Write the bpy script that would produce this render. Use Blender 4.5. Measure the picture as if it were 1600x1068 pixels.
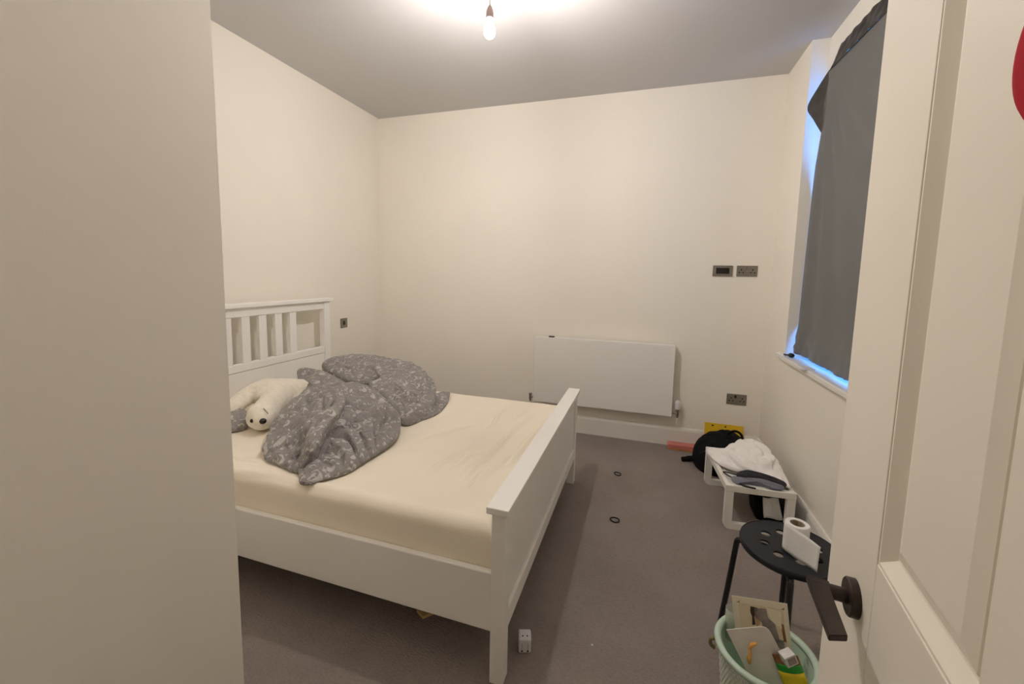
import bpy, bmesh, math, random
from mathutils import Vector, Matrix, noise

for o in list(bpy.data.objects):
    bpy.data.objects.remove(o)
S = bpy.context.scene
COL = S.collection
PI = math.pi
random.seed(4)

# ------------------------------------------------------------------ camera
cam_d = bpy.data.cameras.new('camera')
cam = bpy.data.objects.new('camera', cam_d); COL.objects.link(cam)
R_ = Vector((0.95156441, 0.30677903, 0.02029298))
U_ = Vector((-0.05040306, 0.09054738, 0.99461586))
F_ = Vector((-0.30328982, 0.94746388, -0.10162426))
M = Matrix(((R_.x, U_.x, -F_.x, 0), (R_.y, U_.y, -F_.y, 0), (R_.z, U_.z, -F_.z, 1.4238), (0, 0, 0, 1)))
cam.matrix_world = M
cam_d.sensor_fit = 'HORIZONTAL'; cam_d.sensor_width = 36.0
cam_d.lens = 646.95 / 1600 * 36.0
cam_d.shift_y = -0.02515
cam_d.clip_start = 0.01; cam_d.clip_end = 100
S.camera = cam

# ------------------------------------------------------------------ sky and exposure
W_ = bpy.data.worlds.new('sky'); S.world = W_; W_.use_nodes = True
SKY_COLOUR, SKY_STRENGTH = (0.07, 0.32, 1.0), 6.5
nt = W_.node_tree
bgn = nt.nodes['Background']; bgn.inputs[0].default_value = (*SKY_COLOUR, 1); bgn.inputs[1].default_value = SKY_STRENGTH
BULB_POS = (-0.753, 1.92, 2.558)
BULB_COLOUR, BULB_STRENGTH = (1.0, 0.915, 0.865), 4550.0
HALL_FILL_STRENGTH = 2.5  # fill light added in the hall behind the camera
S.view_settings.view_transform = 'Standard'
S.view_settings.look = 'None'
S.view_settings.gamma = 1.0
S.view_settings.use_curve_mapping = False
S.view_settings.exposure = 0.18
S.cycles.max_bounces = 10
S.cycles.diffuse_bounces = 8
S.cycles.transparent_max_bounces = 12
S.cycles.use_denoising = True
S.cycles.sample_clamp_indirect = 6.0

# ------------------------------------------------------------------ materials
def mat(name, col, rough=0.5, metal=0.0, spec=0.5, bump=0.0, bscale=60.0, vary=0.0, vscale=4.0, sheen=0.0,
        emit=None, estr=0.0, trans=0.0, alpha=1.0, sub=0.0):
    m = bpy.data.materials.new(name); m.use_nodes = True
    n = m.node_tree.nodes; l = m.node_tree.links; b = n['Principled BSDF']
    b.inputs['Base Color'].default_value = (*col, 1); b.inputs['Roughness'].default_value = rough
    b.inputs['Metallic'].default_value = metal; b.inputs['Specular IOR Level'].default_value = spec
    b.inputs['Sheen Weight'].default_value = sheen
    b.inputs['Transmission Weight'].default_value = trans; b.inputs['Alpha'].default_value = alpha
    if sub:
        b.inputs['Subsurface Weight'].default_value = sub; b.inputs['Subsurface Radius'].default_value = (.02, .02, .02)
    if emit:
        b.inputs['Emission Color'].default_value = (*emit, 1); b.inputs['Emission Strength'].default_value = estr
    tc = n.new('ShaderNodeTexCoord')
    if vary:
        t = n.new('ShaderNodeTexNoise'); t.inputs['Scale'].default_value = vscale; t.inputs['Detail'].default_value = 3
        r = n.new('ShaderNodeValToRGB')
        r.color_ramp.elements[0].position = .3; r.color_ramp.elements[1].position = .7
        r.color_ramp.elements[0].color = (*[c * (1 - vary) for c in col], 1)
        r.color_ramp.elements[1].color = (*[min(1, c * (1 + vary)) for c in col], 1)
        l.new(tc.outputs['Object'], t.inputs['Vector']); l.new(t.outputs['Fac'], r.inputs['Fac']); l.new(r.outputs['Color'], b.inputs['Base Color'])
    if bump:
        t = n.new('ShaderNodeTexNoise'); t.inputs['Scale'].default_value = bscale; t.inputs['Detail'].default_value = 4
        bp = n.new('ShaderNodeBump'); bp.inputs['Strength'].default_value = bump; bp.inputs['Distance'].default_value = .004
        l.new(tc.outputs['Object'], t.inputs['Vector']); l.new(t.outputs['Fac'], bp.inputs['Height']); l.new(bp.outputs['Normal'], b.inputs['Normal'])
    return m

m_wall = mat('wall_paint', (.86, .825, .745), .62, spec=.3, bump=.04, bscale=300, vary=.012, vscale=2)
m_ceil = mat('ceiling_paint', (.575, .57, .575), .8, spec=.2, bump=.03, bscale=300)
m_trim = mat('trim_gloss', (.78, .765, .72), .38, bump=.02, bscale=120)
m_door = mat('door_paint', (.83, .79, .69), .36, bump=.03, bscale=140, vary=.01)
m_bed = mat('bed_white', (.90, .89, .86), .33, bump=.02, bscale=120, vary=.01)
m_rad = mat('radiator_white', (.83, .82, .80), .35)
m_metal = mat('brushed_nickel', (.30, .275, .24), .42, metal=.85, vary=.08, vscale=60)
m_chrome = mat('valve_chrome', (.55, .53, .50), .25, metal=1)
m_black = mat('black_plastic', (.012, .012, .014), .35)
m_hole = mat('black_hole', (.006, .005, .005), .8)
m_bronze = mat('dark_bronze', (.045, .032, .024), .38, metal=.55, vary=.15, vscale=40)
m_sheet = mat('cream_sheet', (.90, .83, .70), .85, spec=.15, bump=.10, bscale=500, sheen=.1, vary=.02)
m_stoolp = mat('stool_plastic', (.012, .014, .019), .45, spec=.3, bump=.05, bscale=400)
m_stoolm = mat('stool_steel', (.008, .008, .009), .35)
m_paper = mat('white_paper', (.80, .80, .79), .8, bump=.12, bscale=120)
m_card = mat('card_cream', (.86, .79, .66), .6, vary=.03, vscale=30)
m_core = mat('cardboard', (.34, .27, .20), .9, vary=.1, vscale=40)
m_tray = mat('tray_white', (.80, .79, .74), .4)
m_fur = mat('white_fur', (.86, .81, .70), .95, spec=.1, bump=.9, bscale=130, sheen=.5, vary=.05, vscale=30)
m_nose = mat('black_nose', (.008, .007, .006), .25)
m_curt = mat('curtain_grey', (.135, .137, .135), .75, bump=.12, bscale=600, vary=.05, vscale=5, sheen=.15)
m_curtd = mat('curtain_dark', (.048, .042, .038), .42, vary=.3, vscale=14, bump=.4, bscale=25)  # darker than the drape, for the folded corner and header band
m_red = mat('red_felt', (.40, .002, .014), .85, spec=.15, vary=.08, vscale=20)
m_mint = mat('mint_plastic', (.50, .64, .53), .42, vary=.02)
m_basket = mat('basket_white', (.66, .69, .62), .5)
m_yellow = mat('yellow_card', (.78, .52, .02), .55, vary=.04, vscale=10)
m_pink = mat('pink_card', (.62, .20, .17), .6, vary=.15, vscale=12)
m_orange = mat('orange_card', (.50, .24, .08), .6, vary=.15, vscale=20)
m_bag = mat('black_nylon', (.005, .005, .006), .7, spec=.12, bump=.5, bscale=40, vary=.2, vscale=30)
m_cloth = mat('white_cloth', (.86, .83, .82), .75, bump=.2, bscale=60, sheen=.1, sub=.1)
m_slate = mat('slate_cloth', (.17, .17, .21), .85, bump=.3, bscale=150, vary=.15, vscale=20)
m_darkc = mat('black_cloth', (.022, .020, .026), .85, bump=.3, bscale=150, vary=.3, vscale=20)
m_white = mat('white_plastic', (.78, .78, .80), .35)
m_foil = mat('silver_card', (.62, .62, .60), .35, vary=.1, vscale=60)
m_green = mat('green_print', (.02, .28, .03), .45)
m_brownp = mat('brown_print', (.20, .085, .025), .5, vary=.3, vscale=50)
m_yprint = mat('yellow_print', (.80, .60, .02), .4, vary=.15, vscale=25)
m_wood = mat('scrap_tan', (.62, .44, .20), .8, vary=.1, vscale=40)
m_mauve = mat('mauve_fabric', (.30, .25, .26), .8)
m_olive = mat('olive_tag', (.22, .20, .08), .6)
m_plast = mat('clear_plastic', (.62, .66, .58), .3, alpha=.45)
m_sleeve = mat('frosted_plastic', (.74, .69, .66), .4, vary=.06, vscale=16, sub=.0)
m_orgp = mat('orange_print', (.82, .42, .10), .6, vary=.2, vscale=40)
m_oring = mat('hair_tie_black', (.012, .010, .010), .8)
m_pskin = mat('print_tan', (.55, .36, .22), .5, vary=.1, vscale=60)
m_pgrey = mat('print_grey', (.30, .25, .24), .5, vary=.2, vscale=60)
m_phair = mat('print_hair', (.05, .03, .02), .5)
m_pwhite = mat('print_white', (.88, .82, .66), .5, vary=.05, vscale=40)
m_prust = mat('print_rust', (.30, .10, .05), .5, vary=.2, vscale=60)
m_pbeige = mat('print_beige', (.76, .66, .50), .5, vary=.06, vscale=30)
m_screen = mat('dark_screen', (.010, .006, .006), .15)

def glass_mat():
    m = bpy.data.materials.new('window_glass'); m.use_nodes = True
    n = m.node_tree.nodes; l = m.node_tree.links; n.remove(n['Principled BSDF'])
    t = n.new('ShaderNodeBsdfTransparent'); g = n.new('ShaderNodeBsdfGlossy'); g.inputs['Roughness'].default_value = .02
    t.inputs['Color'].default_value = (.93, .97, .97, 1)
    x = n.new('ShaderNodeMixShader'); x.inputs[0].default_value = .07
    l.new(t.outputs[0], x.inputs[1]); l.new(g.outputs[0], x.inputs[2]); l.new(x.outputs[0], n['Material Output'].inputs[0])
    return m
m_glass = glass_mat()

def carpet_mat():
    m = mat('carpet', (.20, .17, .155), .95, spec=.1)
    n = m.node_tree.nodes; l = m.node_tree.links; b = n['Principled BSDF']
    tc = n.new('ShaderNodeTexCoord'); mp = n.new('ShaderNodeMapping'); mp.inputs['Scale'].default_value = (90, 220, 90)
    v = n.new('ShaderNodeTexVoronoi'); v.inputs['Scale'].default_value = 1.0
    no = n.new('ShaderNodeTexNoise'); no.inputs['Scale'].default_value = 3.0; no.inputs['Detail'].default_value = 5
    r = n.new('ShaderNodeValToRGB'); r.color_ramp.elements[0].position = .3; r.color_ramp.elements[1].position = .75
    r.color_ramp.elements[0].color = (.285, .242, .220, 1); r.color_ramp.elements[1].color = (.34, .293, .27, 1)
    mx = n.new('ShaderNodeMix'); mx.data_type = 'RGBA'; mx.blend_type = 'MULTIPLY'; mx.inputs['Factor'].default_value = .2
    bp = n.new('ShaderNodeBump'); bp.inputs['Strength'].default_value = .6; bp.inputs['Distance'].default_value = .004
    inv = n.new('ShaderNodeMath'); inv.operation = 'SUBTRACT'; inv.inputs[0].default_value = 1
    l.new(tc.outputs['Object'], mp.inputs['Vector']); l.new(mp.outputs[0], v.inputs['Vector'])
    l.new(tc.outputs['Object'], no.inputs['Vector']); l.new(no.outputs['Fac'], r.inputs['Fac'])
    l.new(v.outputs['Distance'], inv.inputs[1]); l.new(r.outputs['Color'], mx.inputs['A']); l.new(inv.outputs[0], mx.inputs['B'])
    l.new(mx.outputs['Result'], b.inputs['Base Color']); l.new(inv.outputs[0], bp.inputs['Height']); l.new(bp.outputs[0], b.inputs['Normal'])
    return m
m_carpet = carpet_mat()

def duvet_mat():
    # grey cotton printed with small white curls: crescents cut from voronoi cells, two sizes
    m = mat('duvet_print', (.26, .245, .24), .85, spec=.15, sheen=.15)
    n = m.node_tree.nodes; l = m.node_tree.links; b = n['Principled BSDF']
    tc = n.new('ShaderNodeTexCoord')
    wn = n.new('ShaderNodeTexNoise'); wn.inputs['Scale'].default_value = 9; wn.inputs['Detail'].default_value = 2
    wm = n.new('ShaderNodeMix'); wm.data_type = 'RGBA'; wm.blend_type = 'LINEAR_LIGHT'; wm.inputs['Factor'].default_value = .035
    l.new(tc.outputs['Object'], wn.inputs['Vector']); l.new(tc.outputs['Object'], wm.inputs['A']); l.new(wn.outputs['Color'], wm.inputs['B'])
    masks = []
    for sc, r1, r2, off, keep in ((15, .36, .33, (.14, .08, -.12), .45), (27, .34, .31, (-.12, .12, .10), .4), (44, .36, .31, (.12, -.10, .10), .55)):
        v = n.new('ShaderNodeTexVoronoi'); v.inputs['Scale'].default_value = sc; v.inputs['Randomness'].default_value = .85
        l.new(wm.outputs['Result'], v.inputs['Vector'])
        sb = n.new('ShaderNodeVectorMath'); sb.operation = 'SUBTRACT'
        scn = n.new('ShaderNodeVectorMath'); scn.operation = 'SCALE'; scn.inputs['Scale'].default_value = sc
        l.new(wm.outputs['Result'], sb.inputs[0]); l.new(v.outputs['Position'], sb.inputs[1]); l.new(sb.outputs[0], scn.inputs[0])
        ln = n.new('ShaderNodeVectorMath'); ln.operation = 'LENGTH'; l.new(scn.outputs[0], ln.inputs[0])
        a = n.new('ShaderNodeMath'); a.operation = 'LESS_THAN'; a.inputs[1].default_value = r1; l.new(ln.outputs['Value'], a.inputs[0])
        of = n.new('ShaderNodeVectorMath'); of.operation = 'ADD'; of.inputs[1].default_value = off; l.new(scn.outputs[0], of.inputs[0])
        l2 = n.new('ShaderNodeVectorMath'); l2.operation = 'LENGTH'; l.new(of.outputs[0], l2.inputs[0])
        c = n.new('ShaderNodeMath'); c.operation = 'GREATER_THAN'; c.inputs[1].default_value = r2; l.new(l2.outputs['Value'], c.inputs[0])
        mu = n.new('ShaderNodeMath'); mu.operation = 'MULTIPLY'; l.new(a.outputs[0], mu.inputs[0]); l.new(c.outputs[0], mu.inputs[1])
        sp = n.new('ShaderNodeSeparateColor'); l.new(v.outputs['Color'], sp.inputs[0])
        k = n.new('ShaderNodeMath'); k.operation = 'GREATER_THAN'; k.inputs[1].default_value = keep; l.new(sp.outputs[0], k.inputs[0])
        mk = n.new('ShaderNodeMath'); mk.operation = 'MULTIPLY'; l.new(mu.outputs[0], mk.inputs[0]); l.new(k.outputs[0], mk.inputs[1])
        masks.append(mk)
    mx = masks[0]
    for k in masks[1:]:
        q = n.new('ShaderNodeMath'); q.operation = 'MAXIMUM'; l.new(mx.outputs[0], q.inputs[0]); l.new(k.outputs[0], q.inputs[1]); mx = q
    sc = n.new('ShaderNodeMath'); sc.operation = 'MULTIPLY'; sc.inputs[1].default_value = .50; l.new(mx.outputs[0], sc.inputs[0])
    cm = n.new('ShaderNodeMix'); cm.data_type = 'RGBA'; cm.inputs['A'].default_value = (.285, .270, .262, 1); cm.inputs['B'].default_value = (.74, .72, .70, 1)
    l.new(sc.outputs[0], cm.inputs['Factor']); l.new(cm.outputs['Result'], b.inputs['Base Color'])
    fb = n.new('ShaderNodeTexNoise'); fb.inputs['Scale'].default_value = 28; fb.inputs['Detail'].default_value = 4; fb.inputs['Distortion'].default_value = 1.2
    bp = n.new('ShaderNodeBump'); bp.inputs['Strength'].default_value = .8; bp.inputs['Distance'].default_value = .02
    l.new(tc.outputs['Object'], fb.inputs['Vector']); l.new(fb.outputs['Fac'], bp.inputs['Height']); l.new(bp.outputs[0], b.inputs['Normal'])
    return m
m_duvet = duvet_mat()

# ------------------------------------------------------------------ builders
WM = {}
def empty(name, loc, rz=0.0):
    o = bpy.data.objects.new(name, None); COL.objects.link(o)
    o.location = loc; o.rotation_euler = (0, 0, rz); o.empty_display_size = .05
    WM[o] = Matrix.Translation(Vector(loc)) @ Matrix.Rotation(rz, 4, 'Z'); return o
def tag(o, label, cat, group=None):
    o['label'] = label; o['category'] = cat
    if group: o['group'] = group
    return o
def thing(name, label, cat, loc, rz=0.0, group=None):
    return tag(empty(name, loc, rz), label, cat, group)
def obj(name, bm, m, parent=None, smooth=False, at=None, kind=None, world=True):
    """link bm as one mesh object; verts are world coordinates when world, else local to the parent"""
    if parent is not None:
        Wp = WM[parent]
        if world: bm.transform(Wp.inverted())
        mw = Wp
    else:
        mw = Matrix.Translation(Vector(at)) if at else Matrix.Identity(4)
        if at and world: bm.transform(mw.inverted())
    bmesh.ops.recalc_face_normals(bm, faces=bm.faces)
    me = bpy.data.meshes.new(name); bm.to_mesh(me); bm.free()
    for mm in (m if isinstance(m, (list, tuple)) else [m]): me.materials.append(mm)
    if smooth:
        for p in me.polygons: p.use_smooth = True
    o = bpy.data.objects.new(name, me); COL.objects.link(o)
    if parent is not None: o.parent = parent
    elif at: o.location = at
    if smooth == 'auto':
        e = o.modifiers.new('edge', 'EDGE_SPLIT'); e.split_angle = math.radians(35)
    WM[o] = mw
    if kind: o['kind'] = kind
    return o
def merge(dst, src):
    me = bpy.data.meshes.new('tmp'); src.to_mesh(me); dst.from_mesh(me); bpy.data.meshes.remove(me); src.free()
def box(bm, x0, x1, y0, y1, z0, z1, bev=0.0, seg=2, mx=None):
    b = bmesh.new(); bmesh.ops.create_cube(b, size=1)
    for v in b.verts:
        v.co = Vector(((x0 + x1) / 2 + v.co.x * (x1 - x0), (y0 + y1) / 2 + v.co.y * (y1 - y0), (z0 + z1) / 2 + v.co.z * (z1 - z0)))
    if bev: bmesh.ops.bevel(b, geom=b.edges[:], offset=bev, segments=seg, affect='EDGES', profile=.5)
    if mx: b.transform(mx)
    merge(bm, b)
def B(*a, **k):
    bm = bmesh.new(); box(bm, *a, **k); return bm
def tube(bm, pts, r, seg=10, cap=True, closed=False):
    pts = [Vector(p) for p in pts]; n = len(pts); rings = []
    up = None
    for i, p in enumerate(pts):
        if closed: t = pts[(i + 1) % n] - pts[i - 1]
        else: t = pts[min(i + 1, n - 1)] - pts[max(i - 1, 0)]
        t.normalize()
        if up is None: up = t.orthogonal().normalized()
        up = (up - t * up.dot(t)).normalized(); s = t.cross(up)
        rr = r[i] if isinstance(r, (list, tuple)) else r
        rings.append([bm.verts.new(p + (up * math.cos(2 * PI * k / seg) + s * math.sin(2 * PI * k / seg)) * rr) for k in range(seg)])
    for i in range(n if closed else n - 1):
        a, b = rings[i], rings[(i + 1) % n]
        for k in range(seg): bm.faces.new((a[k], a[(k + 1) % seg], b[(k + 1) % seg], b[k]))
    if cap and not closed:
        bm.faces.new(rings[0]); bm.faces.new(rings[-1][::-1])
def T(pts, r, **k):
    bm = bmesh.new(); tube(bm, pts, r, **k); return bm
def lathe(bm, prof, c=(0, 0, 0), seg=32, axis=None, close=False):
    """prof: list of (radius, height); axis: rotation matrix"""
    rings = []; A = axis or Matrix.Identity(3)
    for r, h in prof:
        rings.append([bm.verts.new(Vector(c) + A @ Vector((r * math.cos(2 * PI * k / seg), r * math.sin(2 * PI * k / seg), h))) for k in range(seg)])
    m = len(rings)
    for i in range(m if close else m - 1):
        a, b = rings[i], rings[(i + 1) % m]
        for k in range(seg): bm.faces.new((a[k], a[(k + 1) % seg], b[(k + 1) % seg], b[k]))
    if not close:
        if prof[0][0] > 1e-5: bm.faces.new(rings[0])
        if prof[-1][0] > 1e-5: bm.faces.new(rings[-1][::-1])
    bmesh.ops.remove_doubles(bm, verts=bm.verts[:], dist=1e-6)
def LA_(prof, **k):
    bm = bmesh.new(); lathe(bm, prof, **k); return bm
def curve(pts, n=8, closed=False):
    pts = [Vector(p) for p in pts]; out = []; N = len(pts)
    for i in range(N if closed else N - 1):
        if closed: p0, p1, p2, p3 = pts[i - 1], pts[i], pts[(i + 1) % N], pts[(i + 2) % N]
        else: p0, p1, p2, p3 = pts[max(i - 1, 0)], pts[i], pts[i + 1], pts[min(i + 2, N - 1)]
        for k in range(n):
            t = k / n
            out.append(.5 * ((2 * p1) + (p2 - p0) * t + (2 * p0 - 5 * p1 + 4 * p2 - p3) * t * t + (3 * p1 - p0 - 3 * p2 + p3) * t ** 3))
    if not closed: out.append(pts[-1])
    return out
def fold(p, s, k=2.5, seed=0.0):
    """ridged, warped, stretched noise: sharp cloth creases between puffed bulges"""
    q = Vector((p.x * s + seed, p.y * s * .75 + p.x * s * .45, p.z * s * .9))
    q += noise.noise_vector(q * .55 + Vector((seed, 2, 7))) * 1.1
    a = abs(noise.noise(Vector((q.x * .55, q.y * 1.25, q.z))))
    b = abs(noise.noise(Vector((q.x * 1.5, q.y * 1.1, q.z * 1.4 + 9))))
    return min(1, a * 3.2) * .75 + min(1, b * 3.0) * .35 - .75
def lobe(bm, outline, lift, floor, wr=.008, ws=9.0, seed=0.0, nr=36, sub=10, e=.6, thick=None, cen=None):
    """a puffed cloth lobe over a closed 3-D outline; goes down to 'floor' (or is 'thick') underneath"""
    o = curve(outline, sub, True); N = len(o)
    c = sum(o, Vector()) / N
    if cen: c = Vector(cen)
    zc = c.z + lift; rings = []
    for j in range(1, nr + 1):
        ph = (j / nr) * PI / 2; r = math.sin(ph); h = math.cos(ph) ** e if j < nr else 0.0
        ring = []
        for p in o:
            q = c.lerp(p, r); z = p.z + (c.z - p.z) * (1 - r) + lift * h
            v = Vector((q.x, q.y, z))
            d = (fold(v, ws, 2.5, seed) * wr + noise.noise(v * ws * .6 + Vector((seed, 3, 1))) * wr * .8) * (1 - .75 * r ** 6)
            out = Vector((p.x - c.x, p.y - c.y, 0)); out = out.normalized() if out.length > 1e-6 else Vector()
            nrm = (Vector((0, 0, 1)) * h + out * r).normalized()
            v += nrm * d
            ring.append(bm.verts.new(v))
        rings.append(ring)
    top = bm.verts.new((c.x, c.y, zc))
    for k in range(N): bm.faces.new((top, rings[0][k], rings[0][(k + 1) % N]))
    for a, b in zip(rings, rings[1:]):
        for k in range(N): bm.faces.new((a[k], b[k], b[(k + 1) % N], a[(k + 1) % N]))
    prev = rings[-1]
    for j, f in ((1, .35), (2, .75), (3, 1.0)):
        ring = []
        for p in o:
            zb = floor if thick is None else max(floor, p.z - thick)
            q = c.lerp(p, 1 - .10 * f)
            ring.append(bm.verts.new((q.x, q.y, min(p.z - .0005 * j, p.z + (zb - p.z) * f))))
        for k in range(N): bm.faces.new((prev[k], ring[k], ring[(k + 1) % N], prev[(k + 1) % N]))
        prev = ring
    bm.faces.new(prev[::-1])
def ball(bm, c, r, sq=(1, 1, 1), seg=20):
    mx = Matrix.Translation(Vector(c)) @ Matrix.Diagonal((*[r * s for s in sq], 1))
    bmesh.ops.create_uvsphere(bm, u_segments=seg, v_segments=seg // 2, radius=1, matrix=mx)
def prism(bm, poly, u, v, w, o, d):
    """extrude the 2-D polygon (in axes u, v at origin o) by d along w"""
    o, u, v, w = map(Vector, (o, u, v, w))
    a = [bm.verts.new(o + u * x + v * y) for x, y in poly]; b = [bm.verts.new(o + u * x + v * y + w * d) for x, y in poly]
    bm.faces.new(a[::-1]); bm.faces.new(b); n = len(a)
    for i in range(n): bm.faces.new((a[i], a[(i + 1) % n], b[(i + 1) % n], b[i]))
def PR(*a):
    bm = bmesh.new(); prism(bm, *a); return bm

# ------------------------------------------------------------------ room shell
XL, XR, YB, HC = -2.609, .926, 3.674, 2.929
YF, YH = -.07, -1.7          # doorway wall, end of the hall
BX, BY = -1.03, .788         # projecting corner on the left
obj('floor', B(XL - .2, XR + .3, YH - .1, YB + .2, -.12, 0), m_carpet, kind='structure')
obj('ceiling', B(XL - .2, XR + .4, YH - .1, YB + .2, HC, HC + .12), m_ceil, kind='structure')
obj('wall_left', B(XL - .2, XL, BY, YB + .2, 0, HC), m_wall, kind='structure')
obj('wall_back', B(XL, XR + .35, YB, YB + .2, 0, HC), m_wall, kind='structure')
obj('wall_entry', B(XL, BX, YF - .12, BY, 0, HC), m_wall, kind='structure')
RY0, RY1, RX, SZ, WT = 1.62, 3.215, 1.025, .885, 2.74
bm = bmesh.new()
box(bm, XR, XR + .32, RY1, YB, 0, HC); box(bm, XR, XR + .32, YH, RY0, 0, HC); box(bm, XR, XR + .32, RY0, RY1, 0, SZ)
box(bm, RX, XR + .32, RY0, RY1, WT, HC); box(bm, RX, XR + .32, RY1 - .03, RY1, SZ, WT); box(bm, RX, XR + .32, RY0, RY0 + .08, SZ, WT)
obj('wall_right', bm, m_wall, kind='structure')
DX0, DX1 = -.66, .215
bm = bmesh.new()
box(bm, BX, DX0, YF - .12, YF, 0, HC); box(bm, DX1, XR, YF - .12, YF, 0, HC); box(bm, DX0, DX1, YF - .12, YF, 2.04, HC)
obj('wall_front', bm, m_wall, kind='structure')
obj('wall_hall_left', B(BX - .12, BX, YH, YF - .12, 0, HC), m_wall, kind='structure')
obj('wall_hall_end', B(BX - .12, XR, YH - .1, YH, 0, HC), m_wall, kind='structure')
bm = bmesh.new()
for a in ((DX0, DX0 + .02, YF - .125, YF + .004, 0, 2.04), (DX1 - .006, DX1 + .0, YF - .125, YF + .004, 0, 2.04), (DX0, DX1, YF - .125, YF + .004, 2.02, 2.04),
          (DX0 - .06, DX0, YF, YF + .016, 0, 2.10), (DX1, DX1 + .06, YF, YF + .016, 0, 2.10), (DX0, DX1, YF, YF + .016, 2.04, 2.10)): box(bm, *a, bev=.002)
obj('trim_1', bm, m_trim, kind='structure')

def skirting(name, along, a0, a1, face, inward):
    """moulded skirting, 0.16 high: profile swept along x or y"""
    prof = [(0, 0), (.018, 0), (.018, .135), (.014, .150), (.008, .160), (0, .160)]
    bm = bmesh.new()
    if along == 'x': prism(bm, prof, (0, inward, 0), (0, 0, 1), (1, 0, 0), (a0, face, 0), a1 - a0)
    else: prism(bm, prof, (inward, 0, 0), (0, 0, 1), (0, 1, 0), (face, a0, 0), a1 - a0)
    return obj(name, bm, m_trim, kind='structure')
skirting('baseboard_back', 'x', XL, XR, YB, -1)
skirting('baseboard_left', 'y', BY, YB, XL, 1)
skirting('baseboard_right', 'y', YF, YB, XR, -1)
skirting('baseboard_entry', 'y', YF, BY, BX, 1)

# window with frame, panes and sill
win = empty('window_1', (1.10, 2.40, SZ)); win['kind'] = 'structure'
WX0, WX1, WY0, WY1, WZ0, WZ1 = 1.075, 1.135, RY0 + .08, RY1 - .03, SZ + .03, WT
def bar(x0, x1, y0, y1, z0, z1, nm='window_frame'): return obj(nm, B(x0, x1, y0, y1, z0, z1, bev=.004), m_trim, win)
bar(WX0, WX1, WY0, WY0 + .055, WZ0, WZ1); bar(WX0, WX1, WY1 - .055, WY1, WZ0, WZ1)
bar(WX0, WX1, WY0 + .055, WY1 - .055, WZ0, WZ0 + .06); bar(WX0, WX1, WY0 + .055, WY1 - .055, WZ1 - .06, WZ1)
ZM = (WZ0 + WZ1) / 2; YM = (WY0 + WY1) / 2
bar(WX0, WX1, WY0 + .055, WY1 - .055, ZM - .025, ZM + .025, 'meeting_rail')
for z0, z1 in ((WZ0 + .06, ZM - .025), (ZM + .025, WZ1 - .06)):
    bar(WX0 + .01, WX1 - .01, YM - .015, YM + .015, z0, z1, 'glazing_bar')
    for y0, y1 in ((WY0 + .055, YM - .015), (YM + .015, WY1 - .055)):
        obj('pane', B(1.103, 1.107, y0, y1, z0, z1), m_glass, win)
bm = bmesh.new(); box(bm, .894, 1.075, RY0, RY1, SZ, SZ + .03, bev=.005); box(bm, .894, XR, RY1, RY1 + .10, SZ, SZ + .03, bev=.005); box(bm, .894, XR, RY0 - .1, RY0, SZ, SZ + .03, bev=.005)
obj('window_sill', bm, m_trim, win)

# ------------------------------------------------------------------ open door (right foreground)
dv = Vector((.1331, .9911, 0)); nn = Vector((-.9911, .1331, 0)); E0 = Vector((.307, .761, 0))
door = empty('door_1', E0); door['kind'] = 'structure'
DW = .805
def dbox(name, s0, s1, z0, z1, n0, n1, m=None, bev=.0015, par=None):
    mx = Matrix(((-dv.x, nn.x, 0, E0.x), (-dv.y, nn.y, 0, E0.y), (0, 0, 1, 0), (0, 0, 0, 1)))
    return obj(name, B(s0, s1, n0, n1, z0, z1, bev=bev, mx=mx), m or m_door, par or door)
PS = [(.180, .385), (.455, .660)]; PZ = [(.20, .86), (1.085, 1.93)]
dbox('stile', 0, .180, .008, 2.03, -.04, 0); dbox('stile', .660, DW, .008, 2.03, -.04, 0)
for z0, z1 in ((.008, .20), (.86, 1.085), (1.93, 2.03)): dbox('rail', .180, .660, z0, z1, -.04, 0)
for z0, z1 in PZ: dbox('mullion', .385, .455, z0, z1, -.04, 0)
for s0, s1 in PS:
    for z0, z1 in PZ:
        # moulded frame dropping to a groove, then a raised field
        bm = bmesh.new(); rings = []
        for ins, dep in ((-.004, -.003), (0, -.0012), (.004, -.001), (.020, -.012), (.024, -.013), (.026, -.010), (.042, -.005)):
            rings.append([bm.verts.new(E0 - dv * s + nn * dep + Vector((0, 0, z))) for s, z in
                          ((s0 + ins, z0 + ins), (s1 - ins, z0 + ins), (s1 - ins, z1 - ins), (s0 + ins, z1 - ins))])
        for a, b in zip(rings, rings[1:]):
            for k in range(4): bm.faces.new((a[k], a[(k + 1) % 4], b[(k + 1) % 4], b[k]))
        bm.faces.new(rings[-1])
        obj('panel', bm, m_door, door)
        dbox('panel_back', s0, s1, z0, z1, -.036, -.020, bev=0)
def dpt(s, n, z): return E0 - dv * s + nn * n + Vector((0, 0, z))
Adoor = Matrix((dv.to_tuple(), Vector((0, 0, 1)).to_tuple(), nn.to_tuple())).transposed()
HS, HZ = .128, 1.000
ros = obj('handle_rosette', LA_([(.0, 0), (.0245, 0), (.0245, .009), (.023, .0105), (0, .0105)], c=dpt(HS, 0, HZ), seg=40, axis=Adoor), m_bronze, door, smooth='auto')
hd = obj('handle', LA_([(.0, .0), (.0095, 0), (.0095, .040), (0, .040)], c=dpt(HS, .0105, HZ), seg=24, axis=Adoor), m_bronze, door, smooth='auto')
bm = bmesh.new()
prism(bm, [(.116, .050), (.121, .055), (.228, .051), (.219, .031), (.140, .031), (.119, .028)], -dv, nn, (0, 0, 1), E0 + Vector((0, 0, HZ + .001)), .008)
bmesh.ops.bevel(bm, geom=bm.edges[:], offset=.0010, segments=2, affect='EDGES')
obj('lever', bm, m_bronze, hd)

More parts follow.
